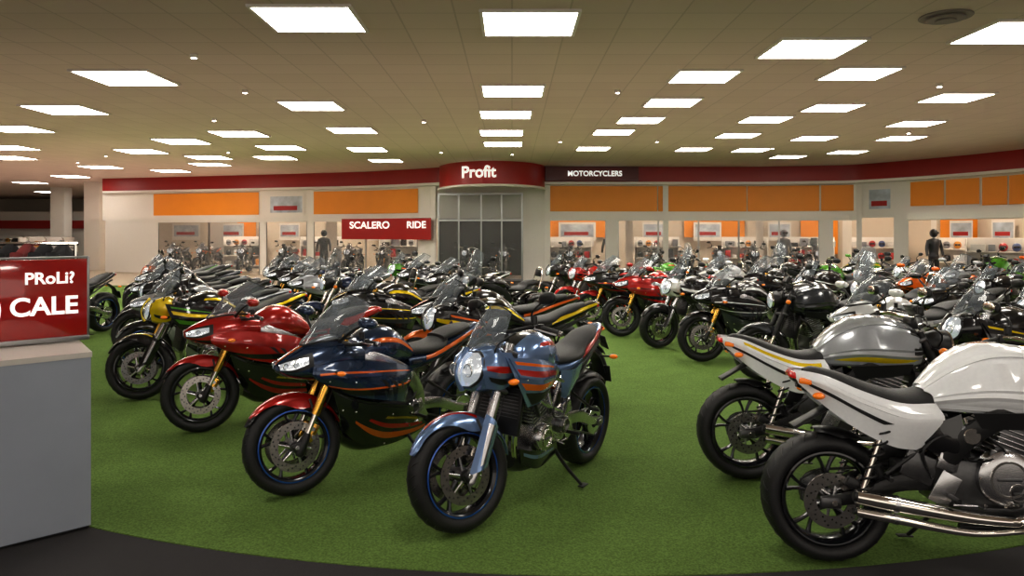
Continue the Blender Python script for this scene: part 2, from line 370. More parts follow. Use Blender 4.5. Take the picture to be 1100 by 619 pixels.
def sport(steer):
    mb=MB(); front_end(mb,steer,'sport',fendmat=ACC2); rear_end(mb,'sport'); engine(mb,'sport'); frame(mb,'sport'); muffler(mb,'sport')
    St,rt=mb.loft([(.33,.05,.05,.84,.90),(.29,.12,.09,.78,.95),(.16,.165,.13,.76,1.02),(.02,.17,.13,.75,1.02),(-.10,.12,.10,.74,.95),(-.20,.085,.07,.74,.86),(-.23,.05,.04,.76,.82)],P1)
    mb.surf(St,rt,[(.15,.02),(.5,-.01),(.85,-.02)],[(.25,.10),(.5,.08),(.8,.06)],P1,16,6,.010,.012,True)
    mb.surf(St,rt,[(.22,.045),(.5,.025),(.8,.015)],[(.27,.08),(.5,.06),(.78,.045)],ACC,12,4,.0115,.003,True)
    mb.surf(St,rt,[(.78,.14),(.92,.14)],[(.78,.36),(.92,.36)],PL,10,8,.002,.004)
    mb.cyl((.10,0,1.015),(.10,0,1.028),.035,ALU,20)
    Sl,rl=mb.loft([(-.16,.09,.09,.66,.80),(-.35,.135,.12,.70,.82),(-.55,.135,.12,.76,.88),(-.75,.10,.09,.82,.93),(-.92,.055,.05,.87,.955),(-.99,.015,.015,.91,.94)],P1)
    mb.surf(Sl,rl,[(.15,1.0),(.5,.99),(.9,.99)],[(.15,1.06),(.5,1.05),(.88,1.03)],ACC,14,4,.002,.003,True)
    mb.surf(Sl,rl,[(.12,.86),(.5,.86),(.9,.88)],[(.12,.96),(.5,.95),(.88,.95)],P2,14,4,.002,.003,True)
    mb.surf(Sl,rl,[(.72,.60),(.85,.62)],[(.74,.90),(.86,.88)],PL,8,8,.002,.004)
    mb.loft([(-.17,.08,.07,.78,.84),(-.3,.135,.12,.78,.85),(-.45,.14,.12,.79,.865),(-.53,.11,.1,.82,.90)],SEAT,14,24)
    mb.loft([(-.5,.10,.09,.86,.905),(-.65,.11,.10,.88,.95),(-.8,.07,.06,.91,.965),(-.84,.03,.03,.93,.955)],SEAT,12,24)
    mb.box((-.965,0,.915),(.03,.09,.03),TAIL,(0,.3,0),.01)
    S,r=mb.loft([(.28,.15,.11,.76,.96),(.42,.18,.13,.73,1.0),(.56,.170,.12,.72,.985),(.68,.145,.095,.73,.945),(.79,.105,.07,.76,.90),(.86,.055,.04,.80,.86),(.875,.03,.02,.815,.845)],P3,30,40,e=2.1)
    mb.surf(S,r,[(.50,.0),(.70,-.055),(.92,-.09)],[(.48,.115),(.72,.155),(.92,.20)],PL,18,10,.002,.006,True)
    mb.surf(S,r,[(.54,.025),(.70,-.015),(.89,-.05)],[(.53,.085),(.71,.12),(.88,.15)],LAMP,16,8,.004,.008,True)
    for u,v in ((.66,.05),(.78,.055)):
        p=V(S(u,v))
        for sg in (-1,1):
            q=V((p.x,sg*p.y,p.z)); mb.ell(q,(.018,.018,.018),GLASS,8,12); mb.revolve([(.015,-.002),(.019,-.002),(.019,.003),(.015,.003)],(q.x+.004,q.y+sg*.008,q.z),CHR,seg=20)
    mb.surf(S,r,[(.45,.205),(.7,.2),(.97,.21)],[(.45,.295),(.7,.3),(.97,.29)],P3,14,6,.009,.012)
    mb.surf(S,r,[(.45,.235),(.7,.235),(.95,.24)],[(.45,.265),(.7,.265),(.95,.26)],ACC,14,4,.0105,.003)
    mb.surf(S,r,[(.70,.70),(.82,.70),(.93,.70)],[(.70,.80),(.82,.80),(.93,.80)],PL,8,6,.003,.006)
    mb.surf(S,r,[(.30,.80),(.5,.84),(.75,.86)],[(.30,.90),(.5,.92),(.75,.90)],P2,12,4,.002,.005,True)
    mb.patch([row((.40,.135,.99),(.58,.10,.985),(.69,0,.955)),row((.34,.14,1.09),(.49,.09,1.115),(.555,0,1.12)),row((.23,.11,1.20),(.31,.065,1.245),(.345,0,1.26))],GLASS,20,12,.004,False,ref=lambda p:(.3,0,.9))
    mb.tube([cr(row((.40,.14,.99),(.58,.105,.985),(.695,0,.955)),i/20) for i in range(21)],.008,PL,6)
    mb.tube([cr(row((.23,.11,1.20),(.31,.065,1.245),(.345,0,1.26)),i/20) for i in range(21)],.004,PL,6)
    mb.box((.40,0,1.02),(.05,.16,.08),PL,(0,-.6,0),.02)
    up=[[(.70,.145,.84),(.50,.20,.86),(.26,.235,.83),(.0,.20,.77),(-.14,.165,.71)],
        [(.70,.155,.77),(.50,.235,.75),(.24,.268,.71),(.02,.235,.66),(-.08,.19,.63)],
        [(.56,.15,.68),(.42,.235,.62),(.22,.27,.57),(.06,.25,.53),(-.02,.21,.50)]]
    Su,ru=mb.patch(up,P1,24,14)
    mb.surf(Su,ru,[(.02,.03),(.4,.05),(.97,.05)],[(.02,.50),(.45,.42),(.80,.30)],P1,24,8,.014,.016,True)
    mb.surf(Su,ru,[(.05,.33),(.4,.29),(.85,.14)],[(.05,.40),(.4,.34),(.78,.20)],ACC,16,4,.0155,.003,True)
    mb.surf(Su,ru,[(.0,.86),(.4,.74),(.98,.45)],[(.02,.99),(.45,.90),(.93,.70)],P2,18,5,.002,.003,True)
    mb.surf(Su,ru,[(.02,.84),(.4,.72),(.98,.42)],[(.02,.87),(.4,.76),(.97,.48)],ACC,18,3,.003,.003,True)
    for k in range(3):
        a=.48+.10*k; mb.surf(Su,ru,[(a,.50),(a+.07,.68)],[(a+.05,.50),(a+.10,.68)],PL,8,3,.003,.004,True)
    mb.bolts(Su,[(.1,.62),(.3,.6),(.88,.4),(.95,.15)])
    lo=[[(.555,.150,.665),(.41,.225,.60),(.2,.25,.54),(.0,.235,.49),(-.10,.20,.46)],
        [(.50,.15,.52),(.40,.205,.45),(.2,.23,.39),(-.05,.205,.37),(-.18,.17,.37)],
        [(.42,.09,.36),(.3,.13,.26),(.1,.15,.21),(-.15,.13,.22),(-.36,.10,.26)]]
    Sl,rl=mb.patch(lo,P2,24,14)
    mb.surf(Sl,rl,[(.05,.04),(.4,.06),(.97,.08)],[(.03,.25),(.4,.22),(.95,.20)],P2,20,5,.010,.012,True)
    mb.surf(Sl,rl,[(.25,.50),(.5,.66),(.97,.92)],[(.24,.55),(.48,.80),(.95,.99)],ACC,18,5,.002,.003,True)
    mb.surf(Sl,rl,[(.40,.38),(.6,.50),(.97,.74)],[(.38,.43),(.58,.60),(.96,.84)],ACC2,18,5,.0025,.003,True)
    mb.surf(Sl,rl,[(.55,.30),(.75,.38),(.97,.52)],[(.53,.35),(.74,.44),(.96,.64)],GOLD,18,3,.0025,.003,True)
    mb.bolts(Sl,[(.08,.4),(.25,.3),(.6,.26),(.9,.30),(.5,.95)])
    mb.loft([(.40,.07,.08,.26,.36),(.25,.11,.14,.18,.3),(-.05,.11,.15,.17,.28),(-.32,.07,.1,.22,.3)],P2,14,20)
    mb.patch([[(.66,.12,.84),(.53,.14,.80),(.40,.13,.74)],[(.58,.13,.70),(.48,.14,.62),(.38,.13,.58)]],PL)
    for sg in (-1,1):
        mb.tube([(.50,sg*.13,.975),(.48,sg*.24,1.06),(.45,sg*.30,1.10)],[.014,.010,.010],PL,8,n=8)
        mb.ell((.44,sg*.335,1.115),(.04,.075,.036),P1,12,18,e=2.5); mb.ell((.408,sg*.335,1.115),(.012,.066,.030),CHR,8,16)
        mb.tube([(.58,sg*.19,.80),(.58,sg*.25,.80)],.007,PL,6); mb.ell((.58,sg*.27,.80),(.03,.03,.016),IND,8,12)
    return mb
def naked(steer):
    mb=MB(); front_end(mb,steer,'naked',forkmat=ALU); rear_end(mb,'naked'); engine(mb,'naked'); frame(mb,'naked'); muffler(mb,'naked')
    St,rt=mb.loft([(.33,.05,.05,.86,.92),(.28,.13,.10,.80,.98),(.15,.175,.14,.77,1.035),(.0,.17,.13,.76,1.02),(-.12,.11,.09,.75,.93),(-.21,.08,.06,.75,.85),(-.24,.04,.04,.77,.82)],P1,e=2.5)
    mb.surf(St,rt,[(.15,.20),(.5,.20),(.95,.22)],[(.15,.30),(.5,.30),(.95,.28)],P2,14,5,.0015,.003)
    mb.surf(St,rt,[(.12,.03),(.5,.0),(.9,.0)],[(.2,.13),(.5,.12),(.85,.11)],P1,16,6,.012,.014,True)
    mb.surf(St,rt,[(.3,.06),(.55,.05),(.8,.04)],[(.32,.085),(.55,.085),(.78,.08)],ACC2,12,4,.0135,.003,True)
    mb.cyl((.10,0,1.025),(.10,0,1.04),.035,ALU,20)
    Ss,rs=mb.patch([[(.54,.135,.95),(.33,.20,.92),(.12,.19,.87),(-.05,.165,.80)],[(.49,.185,.81),(.32,.24,.79),(.14,.22,.77),(.0,.17,.74)],[(.36,.185,.64),(.27,.215,.66),(.17,.205,.69),(.08,.18,.71)]],P1,22,14)
    mb.surf(Ss,rs,[(.02,.02),(.4,.05),(.95,.05)],[(.05,.40),(.4,.45),(.9,.4)],P1,18,6,.012,.014,True)
    mb.surf(Ss,rs,[(.05,.24),(.4,.27),(.85,.20)],[(.07,.36),(.4,.40),(.82,.33)],ACC2,16,4,.0135,.003,True)
    mb.surf(Ss,rs,[(.06,.08),(.4,.12),(.7,.12)],[(.07,.15),(.4,.18),(.68,.16)],ACC,16,3,.0135,.003,True)
    mb.surf(Ss,rs,[(.05,.52),(.4,.56),(.8,.50)],[(.08,.66),(.4,.70),(.74,.64)],ACC,14,4,.002,.003,True)
    mb.surf(Ss,rs,[(.06,.72),(.4,.76),(.7,.74)],[(.10,.98),(.4,.97),(.64,.94)],PL,12,4,.002,.003,True)
    mb.bolts(Ss,[(.15,.46),(.85,.45),(.5,.72)])
    Sb,rb=mb.patch([[(.34,.13,.38),(.18,.165,.34),(-.08,.15,.33)],[(.30,.12,.28),(.14,.15,.22),(-.16,.12,.24)]],P2)
    mb.surf(Sb,rb,[(.1,.2),(.5,.25),(.9,.3)],[(.1,.4),(.5,.45),(.9,.45)],P1,12,3,.002,.003,True)
    mb.loft([(.33,.09,.10,.24,.36),(.2,.10,.13,.19,.3),(-.05,.10,.13,.18,.28),(-.2,.06,.1,.22,.28)],PL,14,20)
    mb.patch([[(-.12,.14,.78),(-.26,.155,.76),(-.42,.14,.78)],[(-.12,.15,.68),(-.24,.16,.66),(-.36,.14,.68)],[(-.14,.14,.60),(-.20,.15,.58),(-.26,.13,.60)]],P1)
    Sl,rl=mb.loft([(-.17,.08,.08,.70,.80),(-.35,.125,.12,.72,.82),(-.55,.125,.115,.78,.89),(-.75,.095,.085,.85,.95),(-.90,.05,.045,.91,.985),(-.96,.015,.015,.94,.965)],P1)
    mb.surf(Sl,rl,[(.15,.90),(.5,.9),(.9,.92)],[(.15,.98),(.5,.99),(.88,1.0)],PL,14,4,.002,.003,True)
    mb.surf(Sl,rl,[(.3,1.0),(.6,1.0),(.9,1.0)],[(.32,1.1),(.6,1.1),(.88,1.08)],ACC2,14,4,.002,.003,True)
    mb.loft([(-.17,.08,.07,.78,.84),(-.3,.135,.12,.78,.85),(-.45,.14,.12,.79,.87),(-.55,.11,.1,.83,.91),(-.68,.10,.09,.88,.96),(-.80,.06,.05,.92,.98)],SEAT,24,24)
    mb.box((-.935,0,.945),(.03,.08,.025),TAIL,(0,.3,0),.01)
    mb.M=steerM(steer*.7)
    mb.loft([(.40,.10,.09,.82,.97),(.48,.145,.115,.75,1.005),(.56,.150,.11,.735,.99),(.615,.135,.10,.745,.965),(.63,.115,.085,.76,.95)],P3,20,36,e=2.4)
    def lrow(z,w,x,b): return [(x-b,-w,z),(x-b*.35,-w*.62,z),(x,0,z),(x-b*.35,w*.62,z),(x-b,w,z)]
    L=[lrow(.965,.075,.635,.035),lrow(.93,.118,.672,.06),lrow(.87,.128,.70,.068),lrow(.82,.105,.697,.055),lrow(.785,.06,.685,.025)]
    Sh,rh=mb.patch(L,LAMP,20,20,.008,False,ref=lambda p:(.3,0,.87))
    rim=[cr(c,0) for c in L]; rim=[cr(rim,i/12) for i in range(13)]; full=rim+[(x,-y,z) for x,y,z in rim[::-1]]
    mb.tube([V(p)+V((.002,0,0)) for p in full],.009,PL,8,closed=True)
    # painted centre beak dividing the twin lamps
    mb.tube([(.64,0,.99),(.69,0,.94),(.722,0,.87),(.715,0,.81),(.69,0,.765)],[.030,.020,.012,.016,.028],P3,12,n=16,up=(0,1,0),fl=(.5,1))
    for sg in (-1,1):
        mb.tube([(.688,sg*.063+.034*math.cos(a),.875+.034*math.sin(a)) for a in [2*pi*i/20 for i in range(20)]],.004,CHR,6,closed=True)
        mb.ell((.680,sg*.063,.875),(.018,.028,.028),GLASS,8,16)
        mb.tube([(.50,sg*.12,.80),(.50,sg*.21,.80)],.008,PL,6); mb.ell((.505,sg*.235,.80),(.035,.03,.018),IND,8,12)
        mb.box((.44,sg*.115,.90),(.12,.02,.08),PL,bev=.008)
    Sc,rc_=mb.patch([[(.63,.115,.94),(.54,.155,.96),(.44,.16,.95)],[(.64,.135,.87),(.54,.17,.87),(.42,.165,.87)],[(.61,.12,.77),(.52,.14,.75),(.45,.13,.76)]],P3)
    mb.surf(Sc,rc_,[(.12,.35),(.5,.42),(.95,.5)],[(.12,.50),(.5,.60),(.95,.66)],ACC2,12,4,.002,.003,True)
    mb.surf(Sc,rc_,[(.15,.68),(.5,.74),(.92,.78)],[(.18,.80),(.5,.88),(.85,.90)],PL,12,4,.002,.003,True)
    mb.patch([row((.48,.115,.99),(.57,.085,1.0),(.625,0,.995)),row((.43,.12,1.08),(.50,.08,1.105),(.54,0,1.115)),row((.36,.09,1.17),(.405,.05,1.21),(.43,0,1.22))],GLASS,20,12,.004,False,ref=lambda p:(.3,0,.9))
    mb.tube([cr(row((.36,.09,1.17),(.405,.05,1.21),(.43,0,1.22)),i/20) for i in range(21)],.004,PL,6)
    mb.M=None
    return mb
def roadster(steer):
    mb=MB(); front_end(mb,steer,'roadster',forkmat=PL); rear_end(mb,'roadster'); engine(mb,'roadster'); frame(mb,'roadster'); muffler(mb,'roadster')
    St,rt=mb.loft([(.42,.06,.05,.82,.93),(.35,.17,.12,.76,1.01),(.18,.22,.17,.74,1.075),(.0,.215,.17,.75,1.075),(-.14,.165,.13,.76,1.0),(-.24,.10,.08,.77,.90),(-.28,.04,.04,.79,.84)],P1,e=2.8)
    mb.surf(St,rt,[(.12,.88),(.5,.88),(.90,.90)],[(.12,.975),(.5,.972),(.90,.985)],ACC,18,5,.003,.006,True)
    mb.surf(St,rt,[(.10,.99),(.5,.985),(.92,.99)],[(.16,.115),(.5,.10),(.88,.10)],P1,18,8,.012,.014,True)
    mb.surf(St,rt,[(.15,.115),(.5,.10),(.85,.095)],[(.15,.128),(.5,.112),(.83,.108)],PL,16,2,.002,.004,True)
    mb.surf(St,rt,[(.10,1.0),(.20,.995)],[(.12,.075),(.22,.07)],PL,8,6,.014,.006,True)
    mb.bolts(St,[(.2,.99),(.4,.985)],.008,CHR)
    mb.cyl((.12,0,1.065),(.12,0,1.085),.04,CHR,20)
    mb.loft([(-.18,.07,.06,.77,.90),(-.26,.13,.10,.765,.865),(-.38,.15,.125,.765,.85),(-.52,.14,.12,.79,.885),(-.66,.115,.10,.83,.935),(-.78,.07,.06,.88,.96),(-.83,.03,.03,.91,.95)],SEAT,26,28)
    Sp,rp=mb.patch([[(-.24,.13,.805),(-.42,.165,.81),(-.60,.155,.865),(-.76,.115,.93),(-.89,.05,.95)],[(-.22,.165,.72),(-.42,.19,.72),(-.60,.175,.785),(-.76,.13,.87),(-.89,.055,.925)],[(-.33,.14,.58),(-.46,.165,.60),(-.61,.155,.67),(-.75,.115,.77),(-.87,.06,.88)]],ACC2,24,14)
    mb.surf(Sp,rp,[(.02,.02),(.4,.02),(.95,.05)],[(.03,.42),(.4,.38),(.93,.45)],ACC2,22,6,.010,.012,True)
    mb.surf(Sp,rp,[(.06,.16),(.35,.14),(.75,.16)],[(.07,.30),(.35,.27),(.74,.30)],ACC,16,4,.0115,.003,True)
    mb.surf(Sp,rp,[(.30,.58),(.6,.56),(.9,.60)],[(.36,.66),(.6,.64),(.88,.70)],PL,12,4,.002,.003,True)
    mb.loft([(-.30,.13,.13,.62,.78),(-.5,.13,.13,.66,.80),(-.68,.12,.11,.75,.86),(-.82,.08,.07,.85,.91),(-.89,.04,.04,.89,.94)],PL,12,20)
    mb.box((-.885,0,.92),(.035,.12,.035),TAIL,(0,.3,0),.01)
    for sg in (-1,1): mb.box((-.84,sg*.09,.895),(.07,.02,.03),IND,(0,.15,0),.008)
    mb.patch([[(-.14,.16,.76),(-.24,.165,.72),(-.31,.15,.66)],[(-.12,.17,.64),(-.20,.175,.62),(-.30,.15,.60)],[(-.10,.16,.56),(-.16,.16,.54),(-.24,.14,.55)]],P2)
    mb.patch([[(.30,.19,.785),(.12,.22,.78),(-.10,.19,.77)],[(.28,.18,.72),(.12,.205,.70),(-.06,.185,.70)]],PL)
    for sg in (-1,1):
        hel=[(-.60+.12*k/70+.028*math.cos(k*.6),sg*.155+.028*math.sin(k*.6),.36+.36*k/70) for k in range(71)]
        mb.tube(hel,.006,PL,6); mb.cyl((-.62,sg*.155,.33),(-.47,sg*.15,.76),.016,CHR,10)
        mb.tube([(.34,sg*.04,.84),(.38,sg*.11,.5),(.28,sg*.13,.24),(-.15,sg*.13,.22)],.016,PL,10,n=18)
        mb.box((-.33,sg*.14,.50),(.16,.02,.13),ENG,(0,.4,0),.01)
        mb.cyl((-.10,sg*.14,.66),(-.10,sg*.175,.66),.055,ENG,20); mb.cyl((-.10,sg*.17,.66),(-.10,sg*.182,.66),.04,CHR,20)
        mb.tube([(-.28,sg*.15,.45),(-.32,sg*.16,.58),(-.22,sg*.17,.66),(-.14,sg*.16,.60)],.007,PL,6,n=14)
    mb.M=steerM(steer); roundlamp(mb); mb.M=None
    return mb
def roundlamp(mb):
    mb.tube([(.42,0,.90),(.46,0,.90),(.52,0,.90),(.58,0,.89),(.60,0,.89)],[.04,.075,.095,.10,.095],PL,28); mb.ell((.598,0,.89),(.025,.088,.088),LAMP,10,24)
    mb.tube([(.59,0,.89),(.605,0,.89)],[.102,.098],CHR,28)
    for sg in (-1,1): mb.tube([(.45,sg*.1,.88),(.47,sg*.2,.87)],.008,PL,6); mb.ell((.475,sg*.22,.87),(.03,.025,.025),IND,8,12)
def cruiser(steer):
    mb=MB(); front_end(mb,steer,'cruiser',forkmat=CHR); rear_end(mb,'cruiser'); engine(mb,'roadster'); frame(mb,'roadster'); muffler(mb,'cruiser')
    St,rt=mb.loft([(.36,.05,.05,.84,.90),(.28,.13,.10,.79,.97),(.12,.18,.14,.75,1.0),(-.05,.15,.12,.74,.95),(-.2,.09,.07,.73,.84),(-.27,.04,.04,.74,.79)],P1,e=2.2)
    mb.surf(St,rt,[(.15,.02),(.5,.0),(.9,.0)],[(.15,.10),(.5,.09),(.85,.08)],P2,14,4,.002,.003,True)
    mb.box((.08,0,1.0),(.26,.05,.02),CHR,(0,.08,0),.01)
    mb.loft([(-.20,.07,.06,.70,.78),(-.32,.16,.14,.69,.77),(-.48,.17,.14,.70,.80),(-.55,.12,.10,.74,.86),(-.72,.11,.09,.78,.88),(-.85,.05,.05,.80,.85)],SEAT,22,28)
    for sg in (-1,1):
        mb.loft([(-.46,.05,.05,.42,.60),(-.54,.085,.085,.38,.65),(-.80,.085,.085,.38,.66),(-.92,.06,.06,.42,.62)],P1,16,24,e=4,yc=sg*.235)
        mb.box((-.70,sg*.325,.60),(.12,.012,.03),CHR,bev=.004)
        mb.tube([(.34,sg*.04,.84),(.40,sg*.12,.5),(.30,sg*.15,.24),(-.15,sg*.15,.22)],.018,CHR,10,n=18)
    mb.tube([(-.78,.11,.72),(-.86,.10,1.02),(-.86,0,1.08),(-.86,-.10,1.02),(-.78,-.11,.72)],.012,CHR,8,n=24); mb.box((-.85,0,.99),(.04,.18,.12),SEAT,(0,-.1,0),.018)
    mb.M=steerM(steer); roundlamp(mb)
    mb.patch([row((.46,.20,.98),(.54,.12,.97),(.57,0,.96)),row((.40,.22,1.20),(.48,.13,1.21),(.51,0,1.21)),row((.34,.15,1.36),(.40,.09,1.41),(.42,0,1.42))],GLASS,18,12,.004,False,ref=lambda p:(.3,0,1.1))
    mb.M=None
    return mb

MESH={}
def bike_mesh(kind,steer):
    k=(kind,steer)
    if k not in MESH:
        mb={'sport':sport,'naked':naked,'roadster':roadster,'cruiser':cruiser}[kind](steer)
        MESH[k]=mb.mesh(kind+'_motorcycle',BM+[paint(RED)]*6)
    return MESH[k]
NAMES={'sport':'sport_motorcycle','naked':'naked_motorcycle','roadster':'roadster_motorcycle','cruiser':'cruiser_motorcycle'}
ZMIN={}
def bike(kind,x,y,ang,steer,p1,p2,acc,acc2,rs,s=1.04,lean=-3,p3=None):
    me=bike_mesh(kind,steer); o=bpy.data.objects.new(NAMES[kind],me); COL.objects.link(o)
    k=(kind,steer,lean)
    if k not in ZMIN:
        c_,s_=math.cos(math.radians(lean)),math.sin(math.radians(lean)); ZMIN[k]=min(v.co.y*s_+v.co.z*c_ for v in me.vertices)
    o.location=(x,y,.0055-ZMIN[k]*s); o.rotation_euler=(math.radians(lean),0,math.radians(ang)); o.scale=(s,s,s)
    for i,m in zip((P1,P2,ACC,ACC2,RSTR,P3),(p1,p2,acc,acc2,rs,p3 or p1)):
        o.material_slots[i].link='OBJECT'; o.material_slots[i].material=m
    return o
pR,pK,pW,pY,pG,pO,pS,pD,pN=[paint(c) for c in (RED,BLACK,WHITE,YEL,GRN,ORG,SIL,DGR,NAVY)]
pWf=paint((.90,.92,.96),.0,.22)
pBm=paint((.20,.31,.54),.6,.22); pBd=paint((.025,.05,.11),.5,.2); pNb=paint((.02,.10,.42),.5)

bike('naked',.10,4.87,-122,-24,pBm,pK,pO,pR,pNb,1.03)
bike('sport',-.95,5.39,-130,-20,pBd,pK,pO,pR,pNb,1.01)
bike('sport',-2.10,6.83,-139,-20,pR,pK,pR,pR,pK,1.01)
bike('naked',-3.18,8.02,-143,-24,pK,pK,pG,pY,pK,1.03,p3=pY)
bike('roadster',2.38,3.80,-5,0,pWf,pK,pWf,pWf,pK,1.03)
bike('roadster',2.36,5.10,-3,0,pS,pK,pY,pWf,pK,1.03)
bike('naked',-.12,7.05,-163,0,pK,pK,pO,pY,pK)
bike('sport',-.22,8.15,-160,0,pK,pK,pO,pO,pK)
bike('sport',-1.35,9.25,-152,0,pK,pD,pY,pK,pR)
cols=[pK]*10+[pD,pD,pD,pN,pR,pR,pW,pW,pS,pO,pG]
accs=[pK,pK,pK,pS,pW,pR,pO,pY,pG,pD]
kinds=['sport','sport','sport','naked','naked','roadster','cruiser']
rnd=random.Random(33)
def rbike(x,y,a,cl=None):
    c=rnd.choice(cl or cols); bike(rnd.choice(kinds),x+rnd.uniform(-.06,.06),y+rnd.uniform(-.06,.06),a+rnd.uniform(-7,7),rnd.choice((0,-20)),c,rnd.choice((pK,pK,c)),rnd.choice(accs),rnd.choice((c,c,pK,rnd.choice(accs))),rnd.choice((pK,pK,pK,pR,pNb)),rnd.uniform(.97,1.05),p3=rnd.choice((c,c,c,rnd.choice(cols))))
for j in range(4):
    for i in range(0,8):
        if i==0: continue
        x=-3.18-.60*i+2.05*j; y=8.02+1.2*i+1.1*j
        if x>.25 or y>17.0: continue
        rbike(x,y,-146)
col0={-4:('naked',pK,pK,pY,pK,None),-3:('sport',pW,pK,pS,pK,None),-2:('roadster',pD,pK,pK,pW,None),-1:('sport',pK,pD,pW,pK,None),0:('naked',pK,pK,pK,pW,pW),1:('sport',pR,pK,pK,pK,None),2:('sport',pK,pK,pR,pR,None),3:('naked',pR,pK,pK,pK,None),4:('naked',pK,pK,pK,pK,None)}
for k,(kd,a,b,c,d,e) in col0.items():
    bike(kd,2.85-.36*k,11.2+1.2*k,-160-2*(k%3),-20 if k%3 else 0,a,b,c,d,pK,1.02,p3=e)
mix=[pK]*6+[pW,pW,pG,pO,pS,pR,pD,pD]
for j in range(1,5):
    for k in range(-4,6):
        x=2.85-.36*k+2.2*j; y=11.2+1.2*k+.78*j
        if y<7.0 or x/y>.85 or y>17.5: continue
        rbike(x,y,-160,mix)

# ------------------------------------------------------------ room
def simple(name,verts,faces,m):
    me=bpy.data.meshes.new(name); me.from_pydata(verts,[],faces); me.materials.append(m)
    o=bpy.data.objects.new(name,me); COL.objects.link(o); return o
def boxo(name,c,size,m,rot=0,bev=.01,par=None):
    mb=MB(); mb.box((0,0,0),size,0,bev=bev); o=mb.obj(name,[m],c,(0,0,rot)); 
    if par: o.parent=par
    return o
mFloor=mat('border_carpet',(.035,.032,.034),.95,noise=.35,nscale=120,bump=.6,bscale=300)
mGreen=mat('green_carpet',(.145,.235,.058),.95,noise=.18,nscale=3,bump=.8,bscale=260,spec=.15)
nt=mGreen.node_tree; b=nt.nodes['Principled BSDF']; src=b.inputs['Base Color'].links[0].from_socket
n2=nt.nodes.new('ShaderNodeTexNoise'); n2.inputs['Scale'].default_value=90; n2.inputs['Detail'].default_value=8
tcn=nt.nodes.new('ShaderNodeTexCoord'); nt.links.new(tcn.outputs['Object'],n2.inputs['Vector'])
rp=nt.nodes.new('ShaderNodeMapRange'); rp.inputs[1].default_value=.3; rp.inputs[2].default_value=.7; rp.inputs[3].default_value=.62; rp.inputs[4].default_value=1.3
nt.links.new(n2.outputs['Fac'],rp.inputs[0])
mm=nt.nodes.new('ShaderNodeVectorMath'); mm.operation='SCALE'; nt.links.new(src,mm.inputs[0]); nt.links.new(rp.outputs[0],mm.inputs['Scale']); nt.links.new(mm.outputs[0],b.inputs['Base Color'])
mCeil=mat('ceiling_tile',(.74,.58,.52),.9)
nt=mCeil.node_tree; b=nt.nodes['Principled BSDF']; tcn=nt.nodes.new('ShaderNodeTexCoord'); br=nt.nodes.new('ShaderNodeTexBrick')
br.offset=0; br.inputs['Color1'].default_value=(.68,.56,.50,1); br.inputs['Color2'].default_value=(.65,.53,.47,1); br.inputs['Mortar'].default_value=(.53,.43,.38,1)
br.inputs['Scale'].default_value=1; br.inputs['Mortar Size'].default_value=.010; br.inputs['Brick Width'].default_value=.6; br.inputs['Row Height'].default_value=.6
nt.links.new(tcn.outputs['Object'],br.inputs['Vector']); nt.links.new(br.outputs['Color'],b.inputs['Base Color'])
mWall=mat('cream_wall',(.66,.58,.48),.7,noise=.05,nscale=2)
mWhite=mat('white_panel',(.76,.72,.67),.5,noise=.03)
mRed=mat('red_fascia',(.33,.012,.010),.4,noise=.08,nscale=2)
mRed2=mat('red_sign',(.38,.014,.012),.35,noise=.06,nscale=4)
mDkRed=mat('maroon_sign',(.10,.008,.008),.35,noise=.05)
mOrange=mat('orange_panel',(.85,.30,.02),.5,noise=.06,nscale=2)
mGlass=mat('shop_glass',(.30,.32,.33),.04,0,alpha=.16,noise=.02)
mFrame=mat('aluminium_frame',(.4,.4,.4),.35,1,noise=.05)
mText=mat('white_lettering',(.9,.9,.88),.4,emit=.6,noise=.02)
mLight=mat('light_diffuser',(1,1,1),.5,emit=15,ecol=(1,.95,.86),noise=.01)
mLightIn=mat('shop_light_diffuser',(1,1,1),.5,emit=24,ecol=(1,.88,.72),noise=.01)
mTile=mat('shop_floor_tile',(.42,.35,.26),.35,noise=.1,nscale=3)

simple('floor',[(-36,-5,0),(20,-5,0),(20,52,0),(-36,52,0)],[(0,1,2,3)],mFloor)
arc=[]
for k in range(41):
    a=math.radians(-125+70*k/40); arc.append((.5+7.3*math.cos(a),10.98+7.3*math.sin(a)))
L=[(-9.2,11.5),(-14,19.5),(-14,24),(-4,23.5),(0,22),(4,23),(11,22),(13.2,16),(13.2,8)]
pts=arc+L[::-1]; n=len(pts)
tl=[(-36,11.5),(-9.25,11.5),(-14.05,19.5),(-14.05,24.05),(-4,23.55),(-4,51),(-36,51)]
simple('tiled_floor',[(x,y,.003) for x,y in tl],[tuple(range(len(tl)))],mTile)
simple('green_carpet',[(x,y,.005) for x,y in pts]+[(x,y,.0) for x,y in pts],[tuple(range(n))]+[(i,(i+1)%n,(i+1)%n+n,i+n) for i in range(n)],mGreen)
simple('ceiling',[(-36,-5,4),(20,-5,4),(20,52,4),(-36,52,4)],[(3,2,1,0)],mCeil)
boxo('wall_left',(-36,23,2),(.2,57,4),mWall); boxo('wall_right',(15.5,4.5,2),(.2,19,4),mWall)
boxo('wall_back',(-8,51,2),(56,.2,4),mWall)
boxo('wall_front',(-8,-5,.3),(56,.2,.6),mWall)
